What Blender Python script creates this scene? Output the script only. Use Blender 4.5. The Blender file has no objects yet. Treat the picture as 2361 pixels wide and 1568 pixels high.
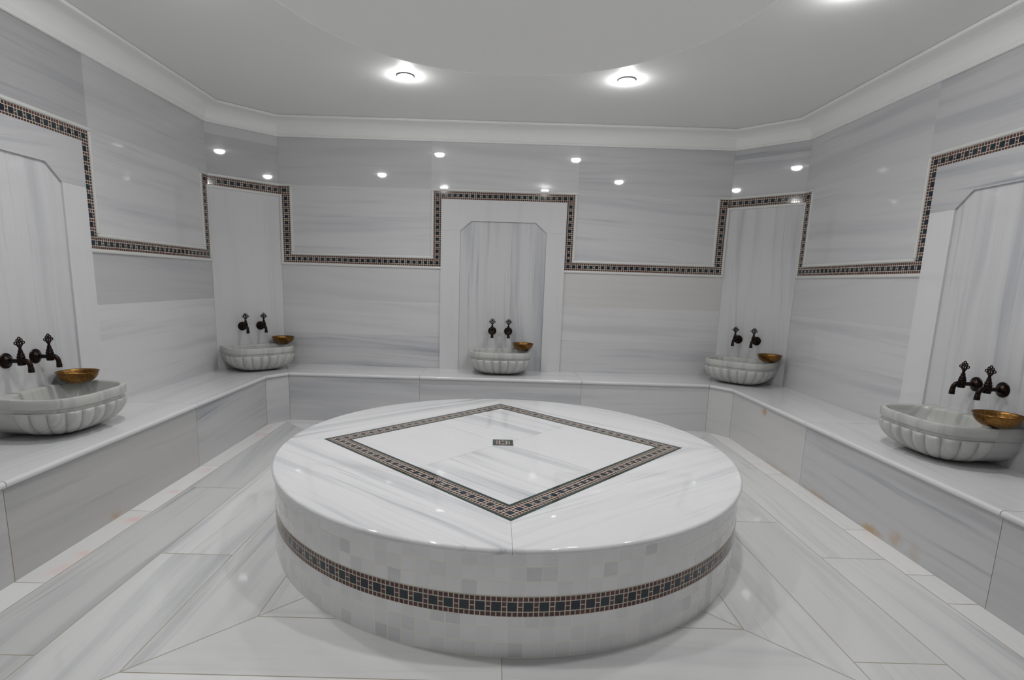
import bpy, math, random
from mathutils import Vector, Matrix
random.seed(7)
PI = math.pi
COL = bpy.context.scene.collection

# ------------------------------------------------------------------ node helper
class NT:
    def __init__(s, name):
        s.m = bpy.data.materials.new(name); s.m.use_nodes = True
        s.t = s.m.node_tree; s.t.nodes.clear()
        s.out = s.n('ShaderNodeOutputMaterial')
    def n(s, typ, **kw):
        nd = s.t.nodes.new(typ)
        for k, v in kw.items(): setattr(nd, k, v)
        return nd
    def put(s, sock, v):
        if v is None: return
        if isinstance(v, bpy.types.NodeSocket): s.t.links.new(v, sock)
        elif isinstance(v, (tuple, list)) and sock.type == 'RGBA' and len(v) == 3: sock.default_value = (*v, 1)
        else: sock.default_value = v
    def math(s, op, a, b=None, c=None, clamp=False):
        nd = s.n('ShaderNodeMath', operation=op, use_clamp=clamp)
        for i, v in enumerate((a, b, c)): s.put(nd.inputs[i], v)
        return nd.outputs[0]
    def mix(s, f, a, b, blend='MIX'):
        nd = s.n('ShaderNodeMix', data_type='RGBA', blend_type=blend)
        s.put(nd.inputs[0], f); s.put(nd.inputs[6], a); s.put(nd.inputs[7], b)
        return nd.outputs[2]
    def xyz(s, x, y, z=0.0):
        nd = s.n('ShaderNodeCombineXYZ')
        for i, v in enumerate((x, y, z)): s.put(nd.inputs[i], v)
        return nd.outputs[0]
    def sep(s, v):
        nd = s.n('ShaderNodeSeparateXYZ'); s.put(nd.inputs[0], v); return nd.outputs
    def noise(s, vec, scale, detail=2.0, rough=0.5):
        nd = s.n('ShaderNodeTexNoise'); s.put(nd.inputs['Vector'], vec)
        nd.inputs['Scale'].default_value = scale; nd.inputs['Detail'].default_value = detail
        nd.inputs['Roughness'].default_value = rough
        return nd.outputs['Fac']
    def white(s, vec):
        nd = s.n('ShaderNodeTexWhiteNoise'); s.put(nd.inputs['Vector'], vec); return nd.outputs['Value']
    def ramp(s, v, a, b):
        nd = s.n('ShaderNodeMapRange', interpolation_type='SMOOTHSTEP'); s.put(nd.inputs[0], v)
        nd.inputs[1].default_value = a; nd.inputs[2].default_value = b
        return nd.outputs[0]
    def uv(s): return s.n('ShaderNodeTexCoord').outputs['UV']
    def obj(s): return s.n('ShaderNodeTexCoord').outputs['Object']
    def geo(s): return s.n('ShaderNodeNewGeometry').outputs['Position']
    def bsdf(s, color, rough=0.5, metal=0.0, spec=0.5, normal=None):
        b = s.n('ShaderNodeBsdfPrincipled')
        s.put(b.inputs['Base Color'], color); s.put(b.inputs['Roughness'], rough)
        s.put(b.inputs['Metallic'], metal); s.put(b.inputs['Specular IOR Level'], spec)
        if normal is not None: s.put(b.inputs['Normal'], normal)
        s.t.links.new(b.outputs[0], s.out.inputs[0]); return b
    def bump(s, h, strength, dist):
        nd = s.n('ShaderNodeBump'); s.put(nd.inputs['Height'], h)
        nd.inputs['Strength'].default_value = strength; nd.inputs['Distance'].default_value = dist
        return nd.outputs[0]

BASE = (0.67, 0.67, 0.68); VEIN = (0.31, 0.33, 0.375)

def marble(name, rough=0.035, stains=None, base=BASE, vein=VEIN, warm=(0.70, 0.66, 0.58), fs=1.0):
    """polished marble; UV in metres, u runs with the grain; 'Slab' holds each slab's own tone / vein amount / warmth"""
    t = NT(name)
    u, v, _ = t.sep(t.uv())
    at = t.n('ShaderNodeAttribute'); at.attribute_name = 'Slab'
    tone, vs, wm = t.sep(at.outputs['Color'])
    w = t.noise(t.xyz(t.math('MULTIPLY', u, 0.8), t.math('MULTIPLY', v, 1.6)), 1.0, 2)
    v2 = t.math('ADD', v, t.math('MULTIPLY', t.math('SUBTRACT', w, 0.5), 0.10))
    broad = t.ramp(t.noise(t.xyz(t.math('MULTIPLY', u, 0.45), t.math('MULTIPLY', v2, 6.5 * fs), 3.1), 1.0, 3, 0.55), 0.46, 0.74)
    fine = t.ramp(t.noise(t.xyz(t.math('MULTIPLY', u, 0.9), t.math('MULTIPLY', v2, 26.0 * fs), 9.7), 1.0, 4, 0.6), 0.50, 0.78)
    mask = t.ramp(t.noise(t.xyz(t.math('MULTIPLY', u, 1.1), t.math('MULTIPLY', v2, 3.2 * fs), 5.5), 1.0, 2), 0.38, 0.66)
    sharp = t.math('MULTIPLY', fine, t.math('ADD', t.math('MULTIPLY', mask, 0.85), 0.15))
    amt = t.math('MULTIPLY', t.math('ADD', t.math('MULTIPLY', broad, 0.55), t.math('MULTIPLY', sharp, 0.75)), vs, clamp=True)
    col = t.mix(amt, base, vein)
    col = t.mix(wm, col, t.mix(amt, warm, vein))
    col = t.mix(1.0, col, t.xyz(tone, tone, tone), 'MULTIPLY')
    if stains:
        pos = t.geo(); nz = t.noise(pos, 14.0, 4, 0.65)
        for (cx, cy, cz, rx, ry, rz, k, color) in stains:
            d = t.n('ShaderNodeVectorMath', operation='SUBTRACT'); t.put(d.inputs[0], pos); d.inputs[1].default_value = (cx, cy, cz)
            q = t.n('ShaderNodeVectorMath', operation='DIVIDE'); t.put(q.inputs[0], d.outputs[0]); q.inputs[1].default_value = (rx, ry, rz)
            l = t.n('ShaderNodeVectorMath', operation='LENGTH'); t.put(l.inputs[0], q.outputs[0])
            r = t.math('ADD', l.outputs['Value'], t.math('MULTIPLY', t.math('SUBTRACT', nz, 0.5), 1.8))
            f = t.math('MULTIPLY', t.math('SUBTRACT', 1.0, t.ramp(r, 0.15, 1.0)), k)
            col = t.mix(f, col, color)
    t.bsdf(col, rough)
    return t.m

def mosaic(name, tile_rough=0.07):
    """UV in small-tile units: 4 rows high, repeats every 3 along: 2x2 dark glass tile between small brown tiles"""
    t = NT(name)
    s, r, _ = t.sep(t.uv())
    x = t.math('FLOORED_MODULO', s, 3.0)
    big = t.math('MULTIPLY', t.math('LESS_THAN', x, 2.0),
                 t.math('MULTIPLY', t.math('GREATER_THAN', r, 1.0), t.math('LESS_THAN', r, 3.0)))
    def edge(a, size): return t.math('MINIMUM', a, t.math('SUBTRACT', size, a))
    eb = t.math('MINIMUM', edge(x, 2.0), edge(t.math('SUBTRACT', r, 1.0), 2.0))
    es = t.math('MINIMUM', edge(t.math('FRACT', s), 1.0), edge(t.math('FRACT', r), 1.0))
    e = t.math('ADD', t.math('MULTIPLY', big, eb), t.math('MULTIPLY', t.math('SUBTRACT', 1.0, big), es))
    tile = t.ramp(e, 0.075, 0.110)
    cell_s = t.white(t.xyz(t.math('FLOOR', s), t.math('FLOOR', r)))
    cell_b = t.white(t.xyz(t.math('FLOOR', t.math('DIVIDE', s, 3.0)), 77.0))
    pos = t.geo(); cloud = t.noise(pos, 120.0, 3, 0.6)
    small = t.mix(cell_s, (0.052, 0.013, 0.013), (0.105, 0.030, 0.024))
    small = t.mix(t.math('MULTIPLY', t.ramp(cloud, 0.60, 0.72), 0.35), small, (0.30, 0.16, 0.12))
    large = t.mix(cell_b, (0.004, 0.010, 0.024), (0.007, 0.020, 0.030))
    col = t.mix(big, small, large)
    col = t.mix(tile, (0.60, 0.56, 0.47), col)
    rough = t.math('ADD', t.math('MULTIPLY', tile, tile_rough - 0.6), 0.6)
    t.bsdf(col, rough, normal=t.bump(tile, 0.5, 0.0012))
    return t.m

def small_tiles(name):
    """UV in tile units, every tile with its own grey"""
    t = NT(name)
    u, v, _ = t.sep(t.uv())
    def edge(a):
        f = t.math('FRACT', a); return t.math('MINIMUM', f, t.math('SUBTRACT', 1.0, f))
    e = t.math('MINIMUM', edge(u), edge(v))
    tile = t.ramp(e, 0.024, 0.046)
    cell = t.white(t.xyz(t.math('FLOOR', u), t.math('FLOOR', v)))
    cell2 = t.white(t.xyz(t.math('FLOOR', u), t.math('FLOOR', v), 5.0))
    pos = t.geo()
    cloud = t.noise(t.xyz(*[t.math('MULTIPLY', c, k) for c, k in zip(t.sep(pos), (14, 14, 34))]), 1.0, 3)
    dark = t.math('MULTIPLY', t.ramp(cell, 0.80, 1.0), t.math('ADD', 0.15, t.math('MULTIPLY', cloud, 0.45)))
    col = t.mix(dark, t.mix(cell2, (0.88, 0.88, 0.885), (0.80, 0.80, 0.81)), (0.44, 0.44, 0.48))
    col = t.mix(tile, (0.90, 0.87, 0.79), col)
    t.bsdf(col, t.math('ADD', t.math('MULTIPLY', tile, -0.42), 0.55), normal=t.bump(tile, 0.35, 0.001))
    return t.m

def plain(name, color, rough=0.5, metal=0.0, spec=0.5, nscale=0, var=None, bump=0):
    t = NT(name); c = color; nrm = None
    if nscale:
        nz = t.noise(t.obj(), nscale, 4, 0.6)
        if var: c = t.mix(t.ramp(nz, 0.3, 0.7), color, var)
        if bump: nrm = t.bump(nz, 1.0, bump)
    t.bsdf(c, rough, metal, spec, nrm); return t.m

RUST = (0.50, 0.30, 0.13); PINK = (0.86, 0.50, 0.48)
M_WALL = marble('polished_wall_marble', fs=1.3)
M_FLOOR = marble('polished_floor_marble', 0.04, [
    (-1.80, -0.17, 0, .05, .055, .05, .55, PINK), (-1.80, -0.50, 0, .05, .05, .05, .40, PINK), (-1.795, -0.62, 0, .06, .10, .05, .30, PINK),
    (-1.81, 0.19, 0, .05, .05, .05, .35, PINK), (-1.82, 0.53, 0, .05, .08, .05, .30, PINK), (-1.82, 1.32, 0, .05, .08, .05, .30, PINK),
    (-1.84, 1.50, 0, .04, .10, .05, .30, PINK), (1.78, 0.95, 0, .04, .05, .05, .25, PINK)], base=(0.75, 0.75, 0.745), vein=(0.30, 0.32, 0.36), fs=1.25, warm=(0.84, 0.82, 0.76))
M_BENCH = marble('bench_marble', 0.13, [
    (1.853, 1.10, .345, .05, .055, .040, .75, RUST), (1.853, -0.08, .010, .05, .10, .035, .70, RUST), (1.853, -0.25, .05, .05, .06, .05, .45, RUST),
    (1.853, -0.36, .04, .05, .05, .06, .25, RUST), (1.853, 0.40, .01, .05, .20, .02, .45, RUST), (1.853, 0.85, .01, .05, .25, .02, .35, RUST),
    (-1.889, -0.17, .02, .05, .06, .035, .55, RUST), (1.75, 1.66, .25, .05, .05, .10, .25, RUST)])
M_SLAB = marble('platform_top_marble', 0.03, base=(0.775, 0.775, 0.785), vein=(0.27, 0.29, 0.33), fs=1.7)
M_BASIN = marble('basin_marble', 0.22, base=(0.53, 0.535, 0.515), vein=(0.24, 0.26, 0.27), warm=(0.46, 0.45, 0.36))
M_MOS = mosaic('glass_mosaic')
M_TILE = small_tiles('small_marble_tiles')
M_GROUT = plain('wall_grout', (0.55, 0.54, 0.51), 0.8)
M_FGROUT = plain('floor_grout', (0.46, 0.42, 0.33), 0.8)
M_BGROUT = plain('bench_grout', (0.58, 0.42, 0.24), 0.8)
M_TRIM = plain('white_marble_moulding', (0.68, 0.68, 0.66), 0.25)
M_GREEN = plain('dark_green_marble', (0.012, 0.028, 0.022), 0.06, nscale=40, var=(0.035, 0.06, 0.048))
M_CEIL = plain('ceiling_paint', (0.88, 0.88, 0.86), 0.55, spec=0.3)
M_CORN = plain('cornice_paint', (0.88, 0.88, 0.86), 0.5, spec=0.3)
M_BRONZE = plain('dark_bronze', (0.008, 0.006, 0.007), 0.30, 0.8, nscale=60, var=(0.030, 0.016, 0.010))
M_COPPER = plain('old_copper', (0.16, 0.075, 0.022), 0.36, 1.0, nscale=90, var=(0.30, 0.16, 0.050), bump=0.0006)
M_RING = plain('lamp_ring_enamel', (0.22, 0.22, 0.23), 0.4, 0.0)
def emitter(name, color, strength):
    t = NT(name); e = t.n('ShaderNodeEmission'); t.put(e.inputs[0], color); e.inputs[1].default_value = strength
    t.t.links.new(e.outputs[0], t.out.inputs[0]); return t.m
M_LAMP = emitter('lamp_glass_lit', (1.0, 1.0, 1.0), 134.0)

# ------------------------------------------------------------------ mesh builder
class MB:
    def __init__(s): s.v = []; s.f = []; s.uv = []; s.c = []; s.mi = []; s.sm = []
    def face(s, pts, uvs=None, col=(1, .5, 0), mi=0, smooth=False):
        b = len(s.v); s.v += [tuple(p) for p in pts]; s.f.append(tuple(range(b, b + len(pts))))
        s.uv.append(list(uvs) if uvs else [(p[0], p[1]) for p in pts]); s.c.append(col); s.mi.append(mi); s.sm.append(smooth)
    def grid(s, rows, uvs=None, cu=False, cv=False, col=(1, .5, 0), mi=0, smooth=True, flip=False):
        """rows[i][j] points sharing vertices; cu closes i, cv closes j"""
        b = len(s.v); R = len(rows); C = len(rows[0])
        for r in rows: s.v += [tuple(p) for p in r]
        for i in range(R if cu else R - 1):
            for j in range(C if cv else C - 1):
                ij = [(i, j), (i, j + 1), (i + 1, j + 1), (i + 1, j)]
                if flip: ij.reverse()
                s.f.append(tuple(b + (a % R) * C + (c % C) for a, c in ij))
                s.uv.append([uvs(a, c) if uvs else (0, 0) for a, c in ij]); s.c.append(col); s.mi.append(mi); s.sm.append(smooth)
    def box(s, P, u0, u1, v0, v1, n0, n1, uvf=None, col=(1, .5, 0), mi=0):
        q = lambda a, b, c: P(a, b, c)
        uv = uvf or (lambda a, b: (a, b))
        F = [((u0, v0, n1), (u1, v0, n1), (u1, v1, n1), (u0, v1, n1)), ((u1, v0, n0), (u0, v0, n0), (u0, v1, n0), (u1, v1, n0)),
             ((u0, v0, n0), (u0, v0, n1), (u0, v1, n1), (u0, v1, n0)), ((u1, v0, n1), (u1, v0, n0), (u1, v1, n0), (u1, v1, n1)),
             ((u0, v1, n1), (u1, v1, n1), (u1, v1, n0), (u0, v1, n0)), ((u0, v0, n0), (u1, v0, n0), (u1, v0, n1), (u0, v0, n1))]
        for f in F: s.face([q(*p) for p in f], [uv(p[0], p[1] + p[2]) for p in f], col, mi)
    def prism(s, poly, z0, z1, uvf, col=(1, .5, 0), mi=0, P=None):
        """convex/concave outline (a,b) extruded between two levels; P maps (a,b,level) to the world"""
        P = P or (lambda a, b, c: (a, b, c)); n = len(poly)
        s.face([P(a, b, z1) for a, b in poly], [uvf(a, b) for a, b in poly], col, mi)
        s.face([P(a, b, z0) for a, b in reversed(poly)], [uvf(a, b) for a, b in reversed(poly)], col, mi)
        for i in range(n):
            (a, b), (c, d) = poly[i], poly[(i + 1) % n]
            s.face([P(a, b, z0), P(c, d, z0), P(c, d, z1), P(a, b, z1)], [uvf(a, b), uvf(c, d), uvf(c + .03, d + .03), uvf(a + .03, b + .03)], col, mi)
    def build(s, name, mats, parent=None, smooth_angle=None, fix=False):
        me = bpy.data.meshes.new(name); me.from_pydata(s.v, [], s.f)
        for m in (mats if isinstance(mats, (list, tuple)) else [mats]): me.materials.append(m)
        me.uv_layers.new(name='UVMap'); me.color_attributes.new('Slab', 'FLOAT_COLOR', 'CORNER')
        ul = me.uv_layers['UVMap']; ca = me.color_attributes['Slab']
        k = 0
        for i, f in enumerate(s.f):
            for w in range(len(f)):
                ul.data[k].uv = s.uv[i][w]; ca.data[k].color = (*s.c[i], 1); k += 1
        me.polygons.foreach_set('material_index', s.mi); me.polygons.foreach_set('use_smooth', s.sm)
        me.update()
        if smooth_angle is not None: me.set_sharp_from_angle(angle=smooth_angle)
        o = bpy.data.objects.new(name, me); COL.objects.link(o)
        if parent: o.parent = parent
        return o

def lathe(mb, prof, P=None, seg=32, mi=0, closed=False, uvs=None):
    """prof: (radius, height) pairs turned about the local axis; P maps (x,y,h)"""
    P = P or (lambda x, y, h: (x, y, h))
    rows = [[P(r * math.cos(2 * PI * k / seg), r * math.sin(2 * PI * k / seg), h) for k in range(seg)] for r, h in prof]
    mb.grid(rows, uvs, cu=closed, cv=True, mi=mi, smooth=True)
def tube(mb, pts, rad, seg=12, closed=False, cap=True):
    pts = [Vector(p) for p in pts]; n = len(pts); rows = []
    rad = rad if isinstance(rad, (list, tuple)) else [rad] * n
    ref = None
    for i, p in enumerate(pts):
        a = pts[(i - 1) % n] if (closed or i > 0) else p; b = pts[(i + 1) % n] if (closed or i < n - 1) else p
        t = (b - a).normalized()
        if ref is None: ref = t.orthogonal().normalized()
        ref = (ref - t * ref.dot(t)).normalized(); bi = t.cross(ref)
        rows.append([tuple(p + (ref * math.cos(2 * PI * k / seg) + bi * math.sin(2 * PI * k / seg)) * rad[i]) for k in range(seg)])
    if cap and not closed:
        rows = [[tuple(pts[0])] * seg] + rows + [[tuple(pts[-1])] * seg]
    mb.grid(rows, cu=closed, cv=True, smooth=True)

def tag(o, label=None, cat=None, group=None, kind=None):
    if label: o['label'] = label
    if cat: o['category'] = cat
    if group: o['group'] = group
    if kind: o['kind'] = kind
    return o
def empty(name, loc=(0, 0, 0), rz=0):
    o = bpy.data.objects.new(name, None); COL.objects.link(o); o.location = loc; o.rotation_euler = (0, 0, rz)
    o.empty_display_size = .05; return o
def dup(root, loc, rz, label):
    r = root.copy(); COL.objects.link(r); r.location = loc; r.rotation_euler = (0, 0, rz); r['label'] = label
    for ch in list(root.children):
        c = ch.copy(); COL.objects.link(c); c.parent = r
        for g in list(ch.children):
            d = g.copy(); COL.objects.link(d); d.parent = c
    return r

def slab_uv(angle=0.0, slant=None, du=None):
    """metres to UV: grain turned by angle (0 = along a), a small slant, and a random origin"""
    a = angle + (slant if slant is not None else random.uniform(-.09, .09))
    ca, sa = math.cos(a), math.sin(a); ou, ov = random.uniform(0, 40), random.uniform(0, 40)
    return lambda x, y: (x * ca + y * sa + ou, -x * sa + y * ca + ov)

# ------------------------------------------------------------------ dimensions (metres)
XL, YL, XR, YR = -2.3655, 1.8153, 2.3414, 1.8043       # where the side walls end at the slanting corners
YB, X1, X2 = 2.2257, -1.9631, 1.9283                 # back wall
YF = -2.80                                         # front wall, behind the camera
ZB, ZC, ZT = .404, 2.346, 2.49                     # bench, cornice foot, ceiling
CX, CY = -.0225, -.062                              # middle of the room
class Wall:
    def __init__(s, o, t):
        s.o = Vector((*o, 0)); s.t = Vector((*t, 0)).normalized(); s.n = Vector((s.t.y, -s.t.x, 0)); s.rz = math.atan2(s.t.y, s.t.x)
    def P(s, u, z, n=0.0): return tuple(s.o + s.t * u + s.n * n + Vector((0, 0, z)))
W_BACK = Wall((0, YB), (1, 0)); W_LEFT = Wall((XL, 0), (0, 1)); W_RIGHT = Wall((XR, 0), (0, -1)); W_FRONT = Wall((0, YF), (-1, 0))
W_BL = Wall(((XL + X1) / 2, (YL + YB) / 2), (X1 - XL, YB - YL)); W_BR = Wall(((X2 + XR) / 2, (YB + YR) / 2), (XR - X2, YR - YB))
HL = math.hypot(X1 - XL, YB - YL) / 2; HR = math.hypot(XR - X2, YR - YB) / 2

# ------------------------------------------------------------------ walls
REC = -.006; PROUD = .017      # panel sits behind the raised surround
def wall_mesh(name, W, u0, u1, slabs, niche=None):
    mb = MB()
    # structural body behind the cladding (stops at the niche opening's own depth)
    mb.box(W.P, u0, u1, 0.0, ZT + .05, -.16, -.03, mi=1)
    segs = [(u0, u1)] if niche is None else [(u0, niche - .375), (niche + .375, u1)]
    for a, b in segs: mb.face([W.P(a, 0, -.0005), W.P(b, 0, -.0005), W.P(b, ZT, -.0005), W.P(a, ZT, -.0005)], mi=1)
    if niche is not None:
        a, b = niche - .375, niche + .375
        mb.face([W.P(a, 1.72, -.0015), W.P(b, 1.72, -.0015), W.P(b, ZT, -.0015), W.P(a, ZT, -.0015)], mi=1)
    g = .00035
    for (a, b, z0, z1, tone, vein, warm) in slabs:
        f = slab_uv()
        mb.face([W.P(a + g, z0 + g), W.P(b - g, z0 + g), W.P(b - g, z1 - g), W.P(a + g, z1 - g)],
                [f(a, z0), f(b, z0), f(b, z1), f(a, z1)], (tone, vein, warm))
    return tag(mb.build(name, [M_WALL, M_GROUT]), kind='structure')

def strip(mb, W, u0, u1, z0, z1, lift=.003):
    """one run of mosaic; the pattern is fitted so it starts and ends on whole tiles"""
    hor = (u1 - u0) > (z1 - z0)
    L = (u1 - u0) if hor else (z1 - z0)
    if hor: n = max(4, round((L / .01667 - 1) / 3) * 3 + 1); s0 = -1.0
    else: n = max(3, round(L / .01667 / 3) * 3); s0 = 0.0
    s0 += 3 * random.randint(0, 500)
    if hor: q = [(s0, 0), (s0 + n, 0), (s0 + n, 4), (s0, 4)]
    else: q = [(s0, 0), (s0, 4), (s0 + n, 4), (s0 + n, 0)]
    mb.face([W.P(u0, z0, lift), W.P(u1, z0, lift), W.P(u1, z1, lift), W.P(u0, z1, lift)], q)
    for (a, b, c, d) in ((u0, z0, u1, z0), (u1, z0, u1, z1), (u1, z1, u0, z1), (u0, z1, u0, z0)):
        mb.face([W.P(a, b, 0), W.P(c, d, 0), W.P(c, d, lift), W.P(a, b, lift)], [(0, 0)] * 4)

def mould(mb, W, u0, u1, z0, z1, h=.011):
    """half-round strip filling the rectangle, rounded across its short side"""
    hor = (u1 - u0) > (z1 - z0); N = 8; rows = []
    for k in range(N + 1):
        a = PI * k / N; c = .5 - .5 * math.cos(a); d = h * math.sin(a) ** .6 if 0 < k < N else 0.0
        if hor: z = z0 + (z1 - z0) * c; rows.append([W.P(u0, z, d), W.P(u1, z, d)])
        else: u = u0 + (u1 - u0) * c; rows.append([W.P(u, z0, d), W.P(u, z1, d)])
    mb.grid(rows, smooth=True, flip=not hor)
    for e in (0, 1):
        pts = [r[e] for r in rows]
        mb.face(pts if e else pts[::-1])

MU = .0667; TW = .0225
ZL0, ZL1, ZU0, ZU1 = 1.3095, 1.3745, 1.881, 1.947   # lower and upper mosaic runs
def border(W, cl, cr, niche, name_parent):
    """cl, cr: u of the corner to a slanting wall on the left/right (or None with an end u); niche: centre u"""
    mo, mt = MB(), MB()
    iL, oL = niche - .5425, niche - .609; iR, oR = niche + .5425, niche + .609
    strip(mo, W, oL, oR, ZU0, ZU1); mould(mt, W, oL - TW, oR + TW, ZU1, ZU1 + TW)
    for i, o, side in ((iL, oL, -1), (iR, oR, 1)):
        lo, hi = min(i, o), max(i, o)
        strip(mo, W, lo, hi, ZL1, ZU0)
        mould(mt, W, *(sorted((o, o + side * TW))), ZL1 + TW, ZU1)
        c, corner = (cl if side < 0 else cr)
        if corner:
            e = c - side * TW; e2 = e - side * MU; e3 = e2 - side * TW
            strip(mo, W, *sorted((e, i)), ZL0, ZL1); strip(mo, W, *sorted((e, e2)), ZL1, ZU0)
            strip(mo, W, *sorted((c, e2)), ZU0, ZU1)
            mould(mt, W, *sorted((c, i)), ZL0 - TW, ZL0); mould(mt, W, *sorted((e3, o + side * TW)), ZL1, ZL1 + TW) if False else mould(mt, W, *sorted((e2, o)), ZL1, ZL1 + TW)
            mould(mt, W, *sorted((c, e)), ZL0, ZU0); mould(mt, W, *sorted((e2, e3)), ZL1 + TW, ZU1)
            mould(mt, W, *sorted((c, e3)), ZU1, ZU1 + TW)
        else:
            strip(mo, W, *sorted((c, i)), ZL0, ZL1); mould(mt, W, *sorted((c, i)), ZL0 - TW, ZL0); mould(mt, W, *sorted((c, o)), ZL1, ZL1 + TW)
    mo.build('mosaic_border', M_MOS, name_parent); mt.build('border_moulding', M_TRIM, name_parent)

def niche_parts(W, c, parent, panel, sides, top, zt=1.72):
    """white surround with a clipped-corner opening and a recessed upright panel"""
    ms = MB(); g = .0002
    for a, b in ((c - .5425, c - .375), (c + .375, c + .5425)):
        zs = zt - .083
        for z0, z1 in ((ZB, zs),):
            f = slab_uv(PI / 2, 0.03)
            ms.prism([(a + g, z0 + g), (b - g, z0 + g), (b - g, z1 - g), (a + g, z1 - g)], -.03, PROUD, f, sides, P=W.P)
    f = slab_uv(top[3] if len(top) > 3 else PI / 2)
    ms.prism([(c - .5425 + g, zs + g), (c - .375, zs + g), (c - .279, zt), (c + .279, zt), (c + .375, zs + g), (c + .5425 - g, zs + g),
              (c + .5425 - g, ZU0), (c - .5425 + g, ZU0)], -.03, PROUD, f, top[:3], P=W.P)
    ms.build('niche_surround', M_WALL, parent)
    mp = MB(); f = slab_uv(PI / 2, 0.02)
    mp.prism([(c - .40, ZB - .02), (c + .40, ZB - .02), (c + .40, 1.74), (c - .40, 1.74)], -.029, -REC, f, panel, P=W.P)
    mp.build('niche_panel', M_WALL, parent)

# slabs: u0, u1, z0, z1, tone, vein amount, warmth
NB, NL, NR = -.023, CY, -CY
wb = wall_mesh('wall_back', W_BACK, X1, X2, [
    (X1, NB - .5425, ZB - .4, .693, .90, .95, 0), (X1, NB - .5425, .693, .993, 1.0, .35, .10), (X1, NB - .5425, .993, 1.295, .94, .30, .05),
    (NB + .5425, X2, ZB - .4, .693, .95, .85, 0), (NB + .5425, X2, .693, .993, 1.0, .45, .08), (NB + .5425, X2, .993, 1.295, .92, .15, .25),
    (X1, NB - .63, 1.295, 1.962, .97, .45, .0), (NB + .63, X2, 1.295, 1.962, .96, .50, 0),
    (NB - .63, NB + .63, 1.90, ZT, .95, .35, 0), (X1, NB - .63, 1.962, ZT, .86, .40, 0),
    (NB + .63, X2, 1.962, 2.267, .91, .50, 0), (NB + .63, X2, 2.267, ZT, .90, .55, 0)], NB)
border(W_BACK, (X1, True), (X2, True), NB, wb)
niche_parts(W_BACK, NB, wb, (.92, 1.0, 0), (1.0, .12, .03), (1.0, .20, .03), 1.7045)
wl = wall_mesh('wall_left', W_LEFT, YF, YL, [
    (NL + .5425, YL, ZB - .4, .993, 1.04, .50, .04), (NL + .5425, YL, .993, 1.295, .80, .45, 0),
    (NL + .62, YL, 1.295, 1.97, 1.0, .45, 0), (NL + .62, YL, 1.97, ZT, .90, .50, 0), (NL - .63, NL + .62, 1.90, ZT, .72, .75, 0),
    (YF, NL - .5425, ZB - .4, .693, 1.0, .5, 0), (YF, NL - .5425, .693, .993, 1.0, .5, 0), (YF, NL - .5425, .993, 1.295, .9, .4, 0),
    (YF, NL - .63, 1.295, 1.97, .97, .5, 0), (YF, NL - .63, 1.97, ZT, .92, .5, 0)], NL)
border(W_LEFT, (YF, False), (YL, True), NL, wl)
niche_parts(W_LEFT, NL, wl, (.98, .45, 0), (1.04, .15, .04), (.86, 1.1, 0, 0.0))
wr = wall_mesh('wall_right', W_RIGHT, -YR, -YF, [
    (-YR, NR - .5425, ZB - .4, .693, .95, .70, 0), (-YR, NR - .5425, .693, .993, .98, .50, .04), (-YR, NR - .5425, .993, 1.295, .93, .35, 0),
    (-YR, NR - .63, 1.295, 1.968, .98, .45, 0), (-YR, NR - .63, 1.968, ZT, .94, .55, 0), (NR - .63, NR + .63, 1.90, ZT, .90, .80, 0),
    (NR + .5425, -YF, ZB - .4, .693, 1.0, .5, 0), (NR + .5425, -YF, .693, .993, 1.0, .5, 0), (NR + .5425, -YF, .993, 1.295, .9, .4, 0),
    (NR + .63, -YF, 1.295, 1.968, .97, .5, 0), (NR + .63, -YF, 1.968, ZT, .92, .5, 0)], NR)
border(W_RIGHT, (-YR, True), (-YF, False), NR, wr)
niche_parts(W_RIGHT, NR, wr, (.95, .85, 0), (1.07, .05, .04), (.84, 1.1, 0, 0.0))
wf = wall_mesh('wall_front', W_FRONT, -XR, -XL, [(-XR, -XL, z0, z1, .98, .5, 0) for z0, z1 in ((0, .40), (.40, .69), (.69, .99), (.99, 1.29), (1.29, 1.95), (1.95, ZT))])
for W, h, nm, tp, tone, vein in ((W_BL, HL, 'wall_back_left', ((ZU1, 2.267, .74, .30, 0), (2.267, ZT, .90, .5, 0)), 1.0, .18),
                                 (W_BR, HR, 'wall_back_right', ((ZU1, 2.267, .88, .55, 0), (2.267, ZT, .82, .9, 0)), .95, .60)):
    wo = wall_mesh(nm, W, -h, h, [(-h, h, a, b, t_, v_, w_) for a, b, t_, v_, w_ in tp])
    mp = MB(); f = slab_uv(PI / 2, .03)
    mp.prism([(-h + .001, ZB - .4), (h - .001, ZB - .4), (h - .001, ZU1), (-h + .001, ZU1)], -.001, .0012, f, (tone, vein, 0), P=W.P)
    mp.build('niche_panel', M_WALL, wo)
    mo, mt = MB(), MB()
    strip(mo, W, -h, h, ZU0, ZU1); mould(mt, W, -h, h, ZU1, ZU1 + TW); mould(mt, W, -h, h, ZU0 - TW, ZU0)
    mo.build('mosaic_border', M_MOS, wo); mt.build('border_moulding', M_TRIM, wo)

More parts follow.
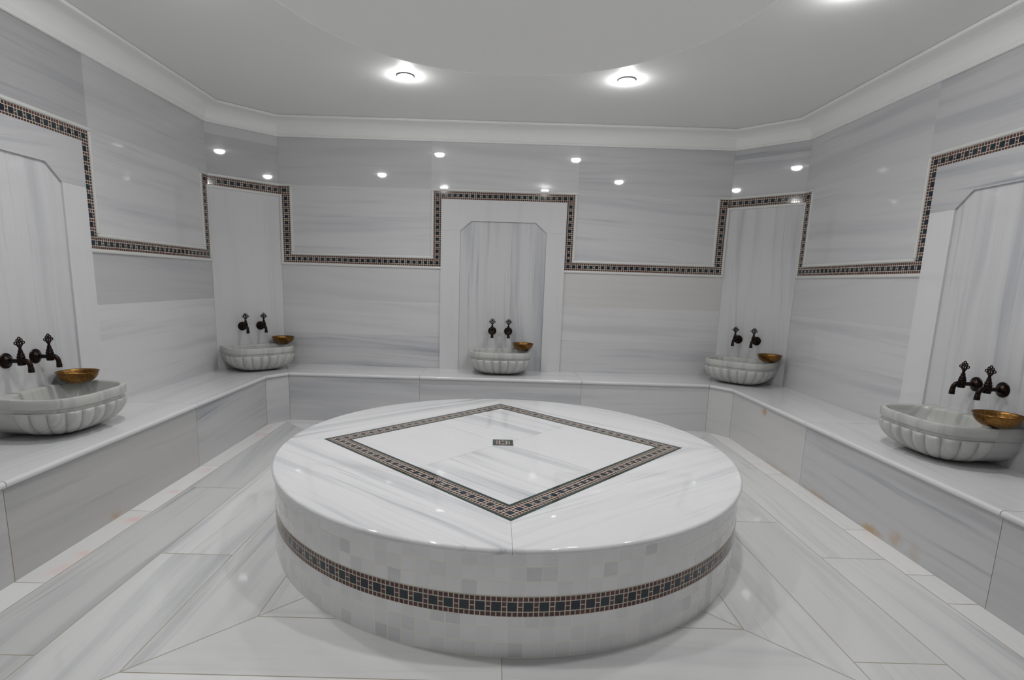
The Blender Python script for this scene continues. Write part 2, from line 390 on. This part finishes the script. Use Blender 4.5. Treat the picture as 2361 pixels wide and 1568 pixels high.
# ------------------------------------------------------------------ ceiling and cornice
ROOM = [(XL, YF), (XL, YL), (X1, YB), (X2, YB), (XR, YR), (XR, YF)]     # clockwise from above
def offset(poly, d):
    out = []; n = len(poly)
    for i in range(n):
        p0, p1, p2 = (Vector(poly[(i + k) % n]) for k in (-1, 0, 1))
        t1 = (p1 - p0).normalized(); t2 = (p2 - p1).normalized()
        n1 = Vector((t1.y, -t1.x)); n2 = Vector((t2.y, -t2.x))
        m = (n1 + n2); m = m / (1 + n1.dot(n2)); out.append(tuple(p1 + m * d))
    return out
prof = [(0.0, ZC), (.011, ZC), (.016, ZC + .005), (.016, ZC + .012), (.011, ZC + .016), (.014, ZC + .020), (.014, ZC + .026)]
for k in range(0, 9):
    a = PI / 2 * k / 8; prof.append((.016 + .108 * (1 - math.cos(a)), ZC + .028 + .092 * math.sin(a)))
prof += [(.128, ZC + .122), (.138, ZC + .124), (.143, ZC + .130), (.143, ZC + .137), (.138, ZC + .143), (.134, ZT)]
rows = []
for d, z in prof: rows.append([(x, y, z) for x, y in offset(ROOM, d)])
cm = MB(); cm.grid(rows, cv=True, smooth=True)
tag(cm.build('trim_1', M_CORN, smooth_angle=math.radians(28)), kind='structure')

RD = 1.20; DC = (-.014, -.097)
ang = sorted(set([2 * PI * k / 96 for k in range(96)] + [math.atan2(y - DC[1], x - DC[0]) % (2 * PI) for x, y in offset(ROOM, -.05)]))
def ray_out(a):
    dx, dy = math.cos(a), math.sin(a); best = 1e9; pl = offset(ROOM, -.05)
    for i in range(6):
        (x0, y0), (x1, y1) = pl[i], pl[(i + 1) % 6]
        ex, ey = x1 - x0, y1 - y0; den = dx * ey - dy * ex
        if abs(den) < 1e-9: continue
        t = ((x0 - DC[0]) * ey - (y0 - DC[1]) * ex) / den; s_ = ((x0 - DC[0]) * dy - (y0 - DC[1]) * dx) / den
        if t > 0 and -1e-6 <= s_ <= 1 + 1e-6: best = min(best, t)
    return (DC[0] + dx * best, DC[1] + dy * best, ZT)
ce = MB()
inner = [(DC[0] + RD * math.cos(a), DC[1] + RD * math.sin(a), ZT) for a in ang]
ce.grid([[ray_out(a) for a in ang], inner], cv=True, smooth=False)
H = .13; drows = []
for k in range(0, 15):
    q = 1 - k / 14; r = RD * max(q, 1e-4); z = ZT + .005 + H * (1 - q * q)
    drows.append([(DC[0] + r * math.cos(a), DC[1] + r * math.sin(a), z) for a in ang])
ce.grid([inner, drows[0]], cv=True, smooth=False); ce.grid(drows, cv=True, smooth=True)
tag(ce.build('ceiling', M_CEIL), kind='structure')

# ------------------------------------------------------------------ ceiling lights
lamp = empty('ceiling_light')
mb = MB(); lathe(mb, [(.049, .004), (.049, -.004), (.0515, -.006), (.056, -.004), (.058, 0), (.054, .003)], seg=40)
mb.build('trim_ring', M_RING, lamp, math.radians(40))
mb = MB(); lathe(mb, [(.0485, .002), (.0485, -.006)] + [(.0485 * math.cos(a), -.006 - .028 * math.sin(a)) for a in [PI / 2 * k / 5 for k in range(1, 6)]], seg=24)
mb.build('lamp_lens', M_LAMP, lamp)
sl = bpy.data.lights.new('lamp_beam', 'SPOT'); sl.energy = 26.0; sl.spot_size = math.radians(140); sl.spot_blend = 1.0; sl.shadow_soft_size = .045
so_ = bpy.data.objects.new('lamp_beam', sl); COL.objects.link(so_); so_.parent = lamp; so_.location = (0, 0, -.040)
tag(lamp, 'x', 'ceiling light', 'round recessed ceiling lights')
LAMPS = [(-.700, 1.15, 'round recessed ceiling light in view above the left end of the back wall niche'),
         (.725, 1.10, 'round recessed ceiling light in view above the right end of the back wall niche'),
         (1.435, -.06, 'round recessed ceiling light cut by the top edge, toward the right wall niche'),
         (-1.55, -.07, 'round recessed ceiling light before the left wall niche, seen only as a reflection'),
         (-.85, -.92, 'round recessed ceiling light nearest the camera on the left, seen only as a reflection'),
         (.575, -.90, 'round recessed ceiling light nearest the camera on the right, seen only as a reflection')]
for i, (x, y, lb) in enumerate(LAMPS):
    if i == 0: lamp.location = (x, y, ZT - .002); lamp['label'] = lb
    else: dup(lamp, (x, y, ZT - .002), 0, lb)

# ------------------------------------------------------------------ floor
def clip(poly, a, b, c):
    """keep the side a*x + b*y <= c"""
    out = []
    for i in range(len(poly)):
        p, q = poly[i], poly[(i + 1) % len(poly)]
        dp, dq = a * p[0] + b * p[1] - c, a * q[0] + b * q[1] - c
        if dp <= 0: out.append(p)
        if dp * dq < 0:
            t = dp / (dp - dq); out.append((p[0] + (q[0] - p[0]) * t, p[1] + (q[1] - p[1]) * t))
    return out
def plank(halves, gap):
    poly = [(-6, -6), (6, -6), (6, 6), (-6, 6)]
    for a, b, c in halves:
        l = math.hypot(a, b); poly = clip(poly, a / l, b / l, c / l - gap)
        if len(poly) < 3: return None
    return poly
FX, FY = -.020, -.042
fl = MB()
fl.box(lambda a, b, c: (a, b, c), XL - .1, XR + .1, YF - .1, YB + .1, -.12, -.0005, mi=1)
RINGS = [.40, .862, 1.152, 1.459, 1.750, 2.5]
CUTS = {'l': {1: [.1], 2: [-.44, .75], 3: [-1.09, .305], 4: [-.69, -.025, .66, 1.4]},
        'r': {1: [.24], 2: [.045, -1.02], 3: [-.32, .9], 4: [-.665, -.45, -.015, .8]},
        'f': {1: [.0], 2: [-.262, .375], 3: [-.7, .2, .8], 4: [-.5, .5]}, 'b': {1: [.0], 2: [.3], 3: [-.5, .6], 4: [-.9, .2, 1.0]}}
TONE = {('l', 4): (1.05, .15, .08), ('l', 3): (.83, .95, 0), ('l', 2): (1.0, .95, 0), ('l', 1): (.98, 1.1, 0), ('f', 2): (1.16, .22, .0), ('f', 3): (1.16, .22, .0), ('r', 4): (1.06, .2, .12), ('r', 3): (.93, .9, .02), ('r', 2): (.93, .35, .06), ('r', 1): (.95, .4, .05)}
for side, (ox, oy) in dict(l=(-1, 0), r=(1, 0), f=(0, -1), b=(0, 1)).items():
    ax, ay = -oy, ox                                   # along direction
    if side in 'lr': ax, ay = 0, 1
    else: ax, ay = 1, 0
    for k in range(len(RINGS) - 1):
        cuts = [-9] + sorted(CUTS[side].get(k, [])) + [9]
        for c0, c1 in zip(cuts, cuts[1:]):
            g = .0020
            base = FX * ox + FY * oy; bal = FX * ax + FY * ay
            halves = [(-ox, -oy, -(RINGS[k] + base)), (ox, oy, RINGS[k + 1] + base), (ax, ay, c1 + bal), (-ax, -ay, -(c0 + bal)),
                      (ax - ox, ay - oy, bal - base), (-ax - ox, -ay - oy, -bal - base)]
            poly = plank(halves, g)
            if not poly: continue
            poly = clip(clip(clip(clip(poly, 1, 0, XR), -1, 0, -XL), 0, 1, YB), 0, -1, -YF)
            if len(poly) < 3: continue
            if sum(p[0] * q[1] - q[0] * p[1] for p, q in zip(poly, poly[1:] + poly[:1])) < 0: poly.reverse()
            t0, v0, w0 = TONE.get((side, k), (.98, .4, .02))
            f = slab_uv(PI / 2 if side in 'lr' else 0)
            fl.face([(x, y, 0) for x, y in poly], [f(x, y) for x, y in poly], (t0 * random.uniform(.95, 1.03), v0 * random.uniform(.7, 1.3), w0))
tag(fl.build('floor', [M_FLOOR, M_FGROUT]), kind='structure')

# ------------------------------------------------------------------ bench round three sides
BL, BLY, BR, BRY, BF, B1, B2 = -1.889, 1.6086, 1.8527, 1.606, 1.7856, -1.770, 1.7257
YE = -2.2
bench = tag(empty('marble_bench', (0, YB, 0)), 'low built-in marble bench running along the back, corner and side walls', 'bench')
def off(o): o.location = (-bench.location.x, -bench.location.y, -bench.location.z); return o
FRONT = [(BL, YE), (BL, BLY), (B1, BF), (B2, BF), (BR, BRY), (BR, YE)]
WALLP = [(XL, YE), (XL, YL), (X1, YB), (X2, YB), (XR, YR), (XR, YE)]
core = MB()
fi = offset(FRONT, -.002)
fi[0] = (fi[0][0], YE + .002); fi[-1] = (fi[-1][0], YE + .002)
for i in range(5):
    q = [fi[i], fi[i + 1], WALLP[i + 1], (WALLP[i])]
    q = [(x, max(y, YE + .002)) for x, y in q]
    core.face([(x, y, ZB - .002) for x, y in reversed(q)])
    core.face([(fi[i][0], fi[i][1], 0), (fi[i + 1][0], fi[i + 1][1], 0), (fi[i + 1][0], fi[i + 1][1], ZB - .002), (fi[i][0], fi[i][1], ZB - .002)])
for i, s_ in ((0, 1), (5, -1)):
    core.face([(fi[i][0], YE + .002, 0), (WALLP[i][0], YE + .002, 0), (WALLP[i][0], YE + .002, ZB - .002), (fi[i][0], YE + .002, ZB - .002)])
off(core.build('grout_core', M_BGROUT, bench))
# joints as fractions along each run
def run(i, cuts):
    a, b = Vector(FRONT[i]), Vector(FRONT[i + 1]); L = (b - a).length
    return a, (b - a) / L, L, [0] + cuts + [L]
RUNS = {0: [-.728 - YE, .592 - YE], 1: [], 2: [-.684 - B1, .66 - B1], 3: [], 4: [BRY - .570, BRY + .737]}
PT = {0: [(.80, .4, .05), (.75, .6, .20), (.80, 1.0, 0)], 1: [(.88, .5, .05)], 2: [(.90, .85, 0), (.88, .9, 0), (.90, .5, .08)],
      3: [(.88, .5, .10)], 4: [(.92, .35, .15), (.86, .9, 0), (.80, .5, 0)]}
for i, cuts in RUNS.items():
    a, t, L, cs = run(i, cuts); n = Vector((t.y, -t.x)); wa, wb_ = Vector(WALLP[i]), Vector(WALLP[i + 1])
    for k in range(len(cs) - 1):
        s0, s1 = cs[k] + .0016, cs[k + 1] - .0016
        p, q = a + t * s0, a + t * s1
        m = MB(); f = slab_uv(0)
        P = lambda u, z, d: (p.x + t.x * u + n.x * d, p.y + t.y * u + n.y * d, z)
        m.box(P, 0, s1 - s0, 0, ZB - .0285, -.0018, 0.0, f, PT[i][k])
        off(m.build('front_panel', M_BENCH, bench))
        # seat slab: back edge on the wall, bull-nosed front edge; mitred at the corners
        def end(s_, first):
            fr = a + t * s_
            if first and k == 0 and i > 0: return fr, wa + t * 0
            if (not first) and k == len(cs) - 2 and i < 4: return fr, wb_
            d = (wa - a).dot(-n); return fr, fr - n * d
        f0, w0 = end(s0, True); f1, w1 = end(s1, False)
        r = .0135; zc = ZB - r; profn = [(-.004, ZB - 2 * r)] + [(.004 + r * math.sin(x) * .9, zc - r * math.cos(x)) for x in [PI * j / 8 for j in range(9)]]
        # profile offsets follow the mitre so neighbouring noses meet
        def mit(fr, first):
            j = i if first else i + 1
            if (first and k == 0 and i > 0) or ((not first) and k == len(cs) - 2 and i < 4):
                po = Vector(offset(FRONT, .1)[j]); return (po - Vector(FRONT[j])) / .1
            return n
        m0, m1 = mit(f0, True), mit(f1, False)
        g2 = slab_uv(math.atan2(t.y, t.x))
        m = MB()
        tone = (1.05 * random.uniform(.97, 1.03), .35, .03)
        cols = [[(*(f0 + m0 * d), z) for d, z in profn], [(*(f1 + m1 * d), z) for d, z in profn]]
        m.grid([[cols[0][j], cols[1][j]] for j in range(len(profn))], lambda a_, b_: g2(cols[b_][a_][0], cols[b_][a_][1] + cols[b_][a_][2]), col=tone, smooth=True)
        top = [cols[0][-1], (w0.x, w0.y, ZB), (w1.x, w1.y, ZB), cols[1][-1]]
        m.face([top[0], top[3], top[2], top[1]], [g2(x[0], x[1]) for x in (top[0], top[3], top[2], top[1])], tone)
        for e, fl_ in ((0, 0), (1, 1)):
            pts = [c for c in cols[e]] + [(*((w0, w1)[e]), ZB), (*((w0, w1)[e]), ZB - 2 * r)]
            m.face(pts if e else pts[::-1], [g2(x[0], x[2]) for x in (pts if e else pts[::-1])], tone)
        off(m.build('seat_slab', M_BENCH, bench, math.radians(50)))

# ------------------------------------------------------------------ round platform in the middle
plat = tag(empty('stone_platform', (0, 0, 0)), 'large round marble platform with mosaic band in the middle of the floor', 'platform')
RB, RT, ZS = 1.0875, 1.0985, .381
m = MB(); SEG = 160; nt = 134
def drum(mb, r, z0, z1, vf, uvs=1.0, s0=0):
    rows = [[(r * math.cos(2 * PI * k / SEG), r * math.sin(2 * PI * k / SEG), z) for k in range(SEG + 1)] for z in (z0, z1)]
    mb.grid(rows, lambda i, j: (j / SEG * nt * uvs + s0, vf(z1 if i else z0)), smooth=True)
drum(m, RB, 0.0, .1469, lambda z: (z - .003) / .052 + 3, s0=-.44); drum(m, RB, .2169, .362, lambda z: (z - .2169) / .0503 + 20, s0=-.44)
m.build('tiled_drum', M_TILE, plat)
m = MB(); rows = []
SEG2 = SEG
for r, z, v_ in ((RB, .1469, 0), (RB + .0015, .1473, 0), (RB + .0015, .2165, 4), (RB, .2169, 4)):
    rows.append([(r * math.cos(2 * PI * k / SEG), r * math.sin(2 * PI * k / SEG), z) for k in range(SEG + 1)])
vv = [0, 0, 4, 4]
m.grid(rows, lambda i, j: (j / SEG * nt * 3 - .95, vv[i]), smooth=True)
m.build('mosaic_band', M_MOS, plat, math.radians(40))
SX, SY, SR = -.0088, .0185, .0115
so, si = .6466, .5471      # half widths of the square inlay, outer and inner
m = MB(); lathe(m, [(0.0, .360), (1.080, .360), (1.080, ZS - .0015), (0.0, ZS - .0015)], seg=96); 
m.build('slab_core', M_BGROUT, plat, math.radians(30))
STONES = [(1.0, .70, .0), (1.0, .80, 0), (1.0, .95, 0), (1.0, .80, 0)]
for k in range(4):
    th0 = SR + k * PI / 2; thm = th0 + PI / 4; N = 40
    cA = Vector((SX + so * math.sqrt(2) * math.cos(th0), SY + so * math.sqrt(2) * math.sin(th0)))
    cB = Vector((SX + so * math.sqrt(2) * math.cos(th0 + PI / 2), SY + so * math.sqrt(2) * math.sin(th0 + PI / 2)))
    ao = math.atan2(cA.y, cA.x); bo = math.atan2(cB.y, cB.x)
    if bo < ao: bo += 2 * PI
    rb = .0125; f = slab_uv(thm + PI / 2, [.06, -.05, .10, -.16][k]); m = MB()
    r_prof = [(RT - rb, ZS)] + [(RT - rb + rb * math.sin(PI * j / 10), ZS - rb + rb * math.cos(PI * j / 10)) for j in range(1, 11)] + [(RT - .03, ZS - 2 * rb)]
    rows = []
    for i in range(N + 1):
        q = i / N; pi_ = cA.lerp(cB, q); a = ao + (bo - ao) * q
        d = Vector((-math.sin(a), math.cos(a)))
        sh = (.0006 if i == 0 else (-.0006 if i == N else 0))
        row = [(pi_.x + d.x * sh, pi_.y + d.y * sh, ZS)]
        for r, z in r_prof: row.append((r * math.cos(a) + d.x * sh, r * math.sin(a) + d.y * sh, z))
        rows.append(row)
    m.grid(rows, lambda i, j: f(rows[i][j][0], rows[i][j][1] + (ZS - rows[i][j][2])), col=STONES[k], smooth=True, flip=True)
    m.build('top_slab', M_SLAB, plat, math.radians(50))
def sqc(h, k):
    a = SR + k * PI / 2; return (SX + h * math.sqrt(2) * math.cos(a), SY + h * math.sqrt(2) * math.sin(a))
mg, mm = MB(), MB()
w_g = (so - si - .0667) / 2
for k in range(4):
    for h0, h1 in ((so - .0004, so - w_g), (si + w_g, si + .0004)):
        p = [sqc(h0, k), sqc(h0, k + 1), sqc(h1, k + 1), sqc(h1, k)]
        mg.face([(x, y, ZS + .0002) for x, y in p])
    h0, h1 = so - w_g, si + w_g; L0 = 2 * h0 / .0167; L1 = 2 * h1 / .0167
    p = [sqc(h0, k), sqc(h0, k + 1), sqc(h1, k + 1), sqc(h1, k)]
    n_ = round((L0 - 1) / 3) * 3 + 1; dl = (n_ - L1 * n_ / L0) / 2; s0 = -1 + 300 * k
    mm.face([(x, y, ZS + .0002) for x, y in p], [(s0, 0), (s0 + n_, 0), (s0 + n_ - dl, 4), (s0 + dl, 4)])
mg.build('inlay_edging', M_GREEN, plat); mm.build('inlay_mosaic', M_MOS, plat)
INN = [(.97, .10, .03), (.98, .85, 0), (.97, .10, .03), (.97, 1.0, 0)]
for k in range(4):     # four inner stones: corners point right, back, left, front
    g = .0006; f = slab_uv(SR + PI / 4 + (PI / 2 if k % 2 else 0) , [.05, .0, .05, -.03][k]); m = MB()
    f = slab_uv(SR + (3 * PI / 4), .06)
    c = sqc(si - g, k); hk = Vector(sqc(si - g, k)) - Vector(sqc(si - g, k - 1)); hn = Vector(sqc(si - g, k + 1)) - Vector(sqc(si - g, k))
    pts = [Vector(c), Vector(c) + hn * .4995, Vector(c) + hn * .4995 - hk * .4995, Vector(c) - hk * .4995]
    m.face([(x.x, x.y, ZS) for x in pts], [f(x.x, x.y) for x in pts], INN[k])
    m.build('inner_slab', M_SLAB, plat)
mc = (-.0145, .033); m = MB(); hw = .052
m.prism([(mc[0] - hw, mc[1] - hw), (mc[0] + hw, mc[1] - hw), (mc[0] + hw, mc[1] + hw), (mc[0] - hw, mc[1] + hw)], ZS - .0005, ZS + .0004, lambda a, b: (a, b))
med = m.build('medallion', M_GREEN, plat)
m = MB(); hm = .034; m.face([(mc[0] - hm, mc[1] - hm, ZS + .0007), (mc[0] + hm, mc[1] - hm, ZS + .0007), (mc[0] + hm, mc[1] + hm, ZS + .0007), (mc[0] - hm, mc[1] + hm, ZS + .0007)], [(-1, 0), (3, 0), (3, 4), (-1, 4)])
m.build('medallion_mosaic', M_MOS, med)

# ------------------------------------------------------------------ basins (local: x right, y toward the wall, z up from the bench)
BA, BB, D0, NEXP, BH = .270, .246, .127, 3.05, .2
def basin():
    front = []
    for i in range(2401):
        a = PI * i / 2400; c, s_ = math.cos(a), math.sin(a)
        front.append((BA * math.copysign(abs(c) ** (2 / NEXP), c), BB * abs(s_) ** (2 / NEXP)))
    cum = [0]
    for p, q in zip(front, front[1:]): cum.append(cum[-1] + math.hypot(q[0] - p[0], q[1] - p[1]))
    LOB = 12; PER = 10; path = []      # (kind, x, dfront, flute phase)
    j = 0
    for i in range(LOB * PER + 1):
        tgt = cum[-1] * i / (LOB * PER)
        while j < len(cum) - 2 and cum[j + 1] < tgt: j += 1
        w = (tgt - cum[j]) / max(1e-9, cum[j + 1] - cum[j]); p, q = front[j], front[j + 1]
        path.append(('f', p[0] + (q[0] - p[0]) * w, p[1] + (q[1] - p[1]) * w, (i % PER) / PER))
    rear_r = [('r', BA, -D0 * k / 5, 0) for k in range(5, -1, -1)]      # right side, wall to front
    rear_l = [('l', -BA, -D0 * k / 5, 0) for k in range(0, 6)]
    back = [('b', -BA + 2 * BA * k / 12, -D0, 0) for k in range(1, 12)]
    path = rear_r + path + rear_l + back
    def fz(z):   # plan scale of the bowl below the groove
        q = max(0.0, min(1.0, (.135 - z) / .135)); return .30 + .685 * math.sqrt(max(0, 1 - q ** 2.1))
    def pt(k, f, z, groove=0.0, fl=0.0):
        kind, x, d, ph = path[k]
        if kind == 'f':
            b = fl * (abs(math.sin(PI * ph)) ** .55 - .65)
            r = math.hypot(x, d); X = x * f + (x / r) * (b - groove); D = d * f + (d / r) * (b - groove)
        else:
            X = x * f; D = d
            if kind in 'rl': X -= math.copysign(.010 * min(1, f), X)
            else: X *= (BA * f - .010 * min(1, f)) / (BA * f)
        return (X, -(D0 + D), z)
    M = len(path)
    ca, cb, cd, ne = .239, .154, .195, 2.8
    def cav(k, sc, z):
        kind, x, d, ph = path[k]; dx, dy = x, (D0 + d) - cd
        if kind in 'rlb' : pass
        a = math.atan2(dy / cb, dx / ca); c, s_ = math.cos(a), math.sin(a)
        r = (abs(c) ** ne + abs(s_) ** ne) ** (-1 / ne)
        return (ca * sc * r * c, -(cd + cb * sc * r * s_), z)
    lev = [[(0, -cd, .062)] * M] + [[cav(k, s_, z) for k in range(M)] for s_, z in ((.35, .063), (.62, .070), (.80, .092), (.91, .130), (.965, .180), (.985, .193), (1.0, .198), (1.03, BH))]
    for f, z in ((.968, BH), (.988, BH - .002), (1.0, BH - .010), (1.0, .160), (.994, .156)): lev.append([pt(k, f, z) for k in range(M)])
    lev.append([pt(k, .99, .155, .007) for k in range(M)]); lev.append([pt(k, .985, .146, .007) for k in range(M)])
    lev.append([pt(k, .985, .140, .007) for k in range(M)]); lev.append([pt(k, .985, .136, .009) for k in range(M)])
    root = empty('marble_basin')
    uvf = lambda rows: (lambda i, j: (rows[i % len(rows)][j % M][2] * 1.0 + rows[i % len(rows)][j % M][1] * .6, rows[i % len(rows)][j % M][0] * 1.9 + 7))
    mb = MB(); mb.grid(lev, uvf(lev), cv=True, col=(1.0, .75, .14), smooth=True, flip=True)
    mb.build('rim', M_BASIN, root, math.radians(42))
    low = [[pt(k, .975, .1365, .010) for k in range(M)], [pt(k, fz(.135) - .006, .1345, 0, .004) for k in range(M)], [pt(k, fz(.135), .130, 0, .010) for k in range(M)]]
    for z in (.124, .112, .098, .083, .068, .054, .041, .030, .021, .013, .007, .003, .0006):
        low.append([pt(k, fz(z), z, 0, .017 * min(1, .35 + fz(z) * .75)) for k in range(M)])
    low.append([pt(k, .22, .0004) for k in range(M)]); low.append([(0, -D0 - .02, .0004)] * M)
    mb = MB(); mb.grid(low, uvf(low), cv=True, col=(1.0, .60, .08), smooth=True, flip=True)
    mb.build('fluted_bowl', M_BASIN, root, math.radians(48))
    return tag(root, 'x', 'basin', 'fluted marble wash basins on the bench')

# ------------------------------------------------------------------ taps (local: wall plane at y=0, z from flange centre)
def tap():
    root = empty('wall_tap')
    LY = lambda x, y, h: (x, -h, y)                 # lathe about the outward axis
    mb = MB(); lathe(mb, [(0, .0), (.0355, .0), (.0365, .003), (.034, .006), (.030, .0065), (.029, .010), (.025, .0115), (.0235, .015), (.018, .018), (.014, .023), (.0125, .026), (0, .026)], LY, 32)
    mb.build('wall_flange', M_BRONZE, root, math.radians(40))
    mb = MB(); tube(mb, [(0, -.02, 0), (0, -.04, 0), (0, -.06, 0), (0, -.075, 0), (0, -.09, 0)], [.0105, .0100, .0105, .013, .012], 16)
    lathe(mb, [(0, -.019), (.0150, -.019), (.0165, -.015), (.0160, .000), (.0165, .010), (.0150, .013), (.0168, .017), (.0168, .022), (.0140, .025), (.0135, .028), (.0148, .031), (.0135, .034), (.0105, .040), (.0092, .046), (.0100, .049), (.0085, .052), (0, .053)],
          lambda x, y, h: (x, y - .075, h), 24)
    mb.build('tap_body', M_BRONZE, root, math.radians(40))
    mb = MB(); pts = []; rad = []
    for k in range(9):
        a = PI / 2 * k / 8; pts.append((0, -.088 - .027 * math.sin(a), -.027 + .029 * math.cos(a) + .001)); rad.append(.0118 - .0012 * k / 8)
    pts += [(0, -.116, -.034)]; rad += [.0108]
    tube(mb, pts, rad, 16)
    lathe(mb, [(0, -.052), (.0128, -.052), (.0132, -.049), (.0120, -.047), (.0120, -.044), (.0130, -.042), (.0130, -.039), (.0116, -.037), (.0116, -.033), (.0124, -.031), (.0110, -.028), (0, -.027)], lambda x, y, h: (x, y - .116, h), 20)
    mb.build('spout', M_BRONZE, root, math.radians(40))
    mb = MB(); yb = -.075
    def ring(cx, cz, rx, rz, th=.0026, tilt=0.0):
        p = []
        for k in range(20):
            a = 2 * PI * k / 20; x, z = rx * math.cos(a), rz * math.sin(a)
            p.append((cx + x * math.cos(tilt) - z * math.sin(tilt), yb, cz + x * math.sin(tilt) + z * math.cos(tilt)))
        tube(mb, p, th, 8, closed=True)
    ring(0, .1065, .0058, .0065); ring(-.0108, .0985, .0055, .0058); ring(.0108, .0985, .0055, .0058)
    ring(-.0215, .0865, .0062, .0058); ring(.0215, .0865, .0062, .0058)
    ring(-.0065, .0835, .0050, .0085, tilt=-.12); ring(.0065, .0835, .0050, .0085, tilt=.12)
    tube(mb, [(-.0185, yb, .0815), (-.013, yb, .074), (-.006, yb, .067), (0, yb, .062)], [.0024, .0026, .0032, .004], 8)
    tube(mb, [(.0185, yb, .0815), (.013, yb, .074), (.006, yb, .067), (0, yb, .062)], [.0024, .0026, .0032, .004], 8)
    tube(mb, [(0, yb, .050), (0, yb, .058), (0, yb, .066), (0, yb, .074), (0, yb, .098)], [.0082, .0062, .0058, .0030, .0026], 12)
    mb.build('openwork_handle', M_BRONZE, root)
    return tag(root, 'x', 'tap', 'dark bronze wall taps above the basins')

# ------------------------------------------------------------------ copper bowls
def bowl():
    mb = MB(); R0, hB = .0955, .060; pr = []
    pr += [(0.0, .0003), (.030, .0003)]
    for k in range(1, 10):
        a = PI / 2 * k / 9; pr.append((.030 + (R0 - .006 - .030) * math.sin(a) ** .9, .0003 + (hB - .004) * (1 - math.cos(a)) ** .85))
    pr += [(R0 - .001, hB - .0015), (R0, hB), (R0 - .001, hB + .001), (R0 - .006, hB - .001)]
    for k in range(8, 0, -1):
        a = PI / 2 * k / 9; pr.append((.029 + (R0 - .0075 - .030) * math.sin(a) ** .9, .0018 + (hB - .004) * (1 - math.cos(a)) ** .85))
    pr += [(.028, .002), (0.0, .002)]
    lathe(mb, pr, seg=56)
    o = mb.build('copper_bowl', M_COPPER, None, math.radians(60))
    return tag(o, 'x', 'bowl', 'copper bowls resting on the basin rims')

basin0, tap0, bowl0 = basin(), tap(), bowl()
used = {}
def place(o, W, u, n, z, label):
    loc = W.P(u, z, n)
    if o.name not in used:
        used[o.name] = 1; o.location = loc; o.rotation_euler = (0, 0, W.rz); o['label'] = label; return o
    return dup(o, loc, W.rz, label)
SPOTS = [('in the back wall niche', W_BACK, -.020, -REC, .0715, -.025, .198),
         ('against the left slanting corner wall', W_BL, -.008, .0012, .076, 0.0, .235),
         ('against the right slanting corner wall', W_BR, -.012, .0012, .077, -.029, .215),
         ('in the left wall niche, cut by the picture edge', W_LEFT, -.012, -REC, .083, -.049, .172),
         ('in the right wall niche, cut by the picture edge', W_RIGHT, .017, -REC, .072, .061, .228)]
for where, W, uc, n, sp, ut, bx in SPOTS:
    short = where.replace(', cut by the picture edge', '')
    place(basin0, W, uc, n + .0005, ZB + .0004, 'fluted white marble wash basin ' + where)
    for s_, nm in ((-1, 'left'), (1, 'right')):
        place(tap0, W, ut + s_ * sp, n, .759, nm + ' dark bronze tap of the pair above the basin ' + short)
    place(bowl0, W, uc + bx, n + .106, ZB + BH + .0006, 'shallow copper bowl resting on the rim of the basin ' + short)

# ------------------------------------------------------------------ camera
cam = bpy.data.cameras.new('camera'); co = bpy.data.objects.new('camera', cam); COL.objects.link(co)
yaw, pit, rol, F = .005048, -.173063, .029935, 1252.17
fw = Vector((math.sin(yaw) * math.cos(pit), math.cos(yaw) * math.cos(pit), math.sin(pit)))
rt = Vector((math.cos(yaw), -math.sin(yaw), 0)); up = rt.cross(fw)
r2 = rt * math.cos(rol) + up * math.sin(rol); u2 = -rt * math.sin(rol) + up * math.cos(rol)
mt = Matrix((r2, u2, -fw)).transposed().to_4x4(); mt.translation = Vector((-.07196, -2.65049, 1.18914))
co.matrix_world = mt
cam.sensor_fit = 'HORIZONTAL'; cam.sensor_width = 36.0; cam.lens = F * 36.0 / 2361
cam.shift_x = 36.181 / 2361; cam.shift_y = 85.733 / 2361; cam.clip_start = .02
sc = bpy.context.scene; sc.camera = co

w = bpy.data.worlds.new('world'); sc.world = w; w.use_nodes = True
w.node_tree.nodes['Background'].inputs[0].default_value = (0, 0, 0, 1)
sc.view_settings.view_transform = 'Standard'; sc.view_settings.look = 'None'; sc.view_settings.gamma = 1.0
sc.view_settings.use_curve_mapping = False; sc.view_settings.exposure = 0.0
sc.cycles.max_bounces = 6; sc.cycles.diffuse_bounces = 4; sc.cycles.glossy_bounces = 3; sc.cycles.caustics_reflective = False; sc.cycles.caustics_refractive = False
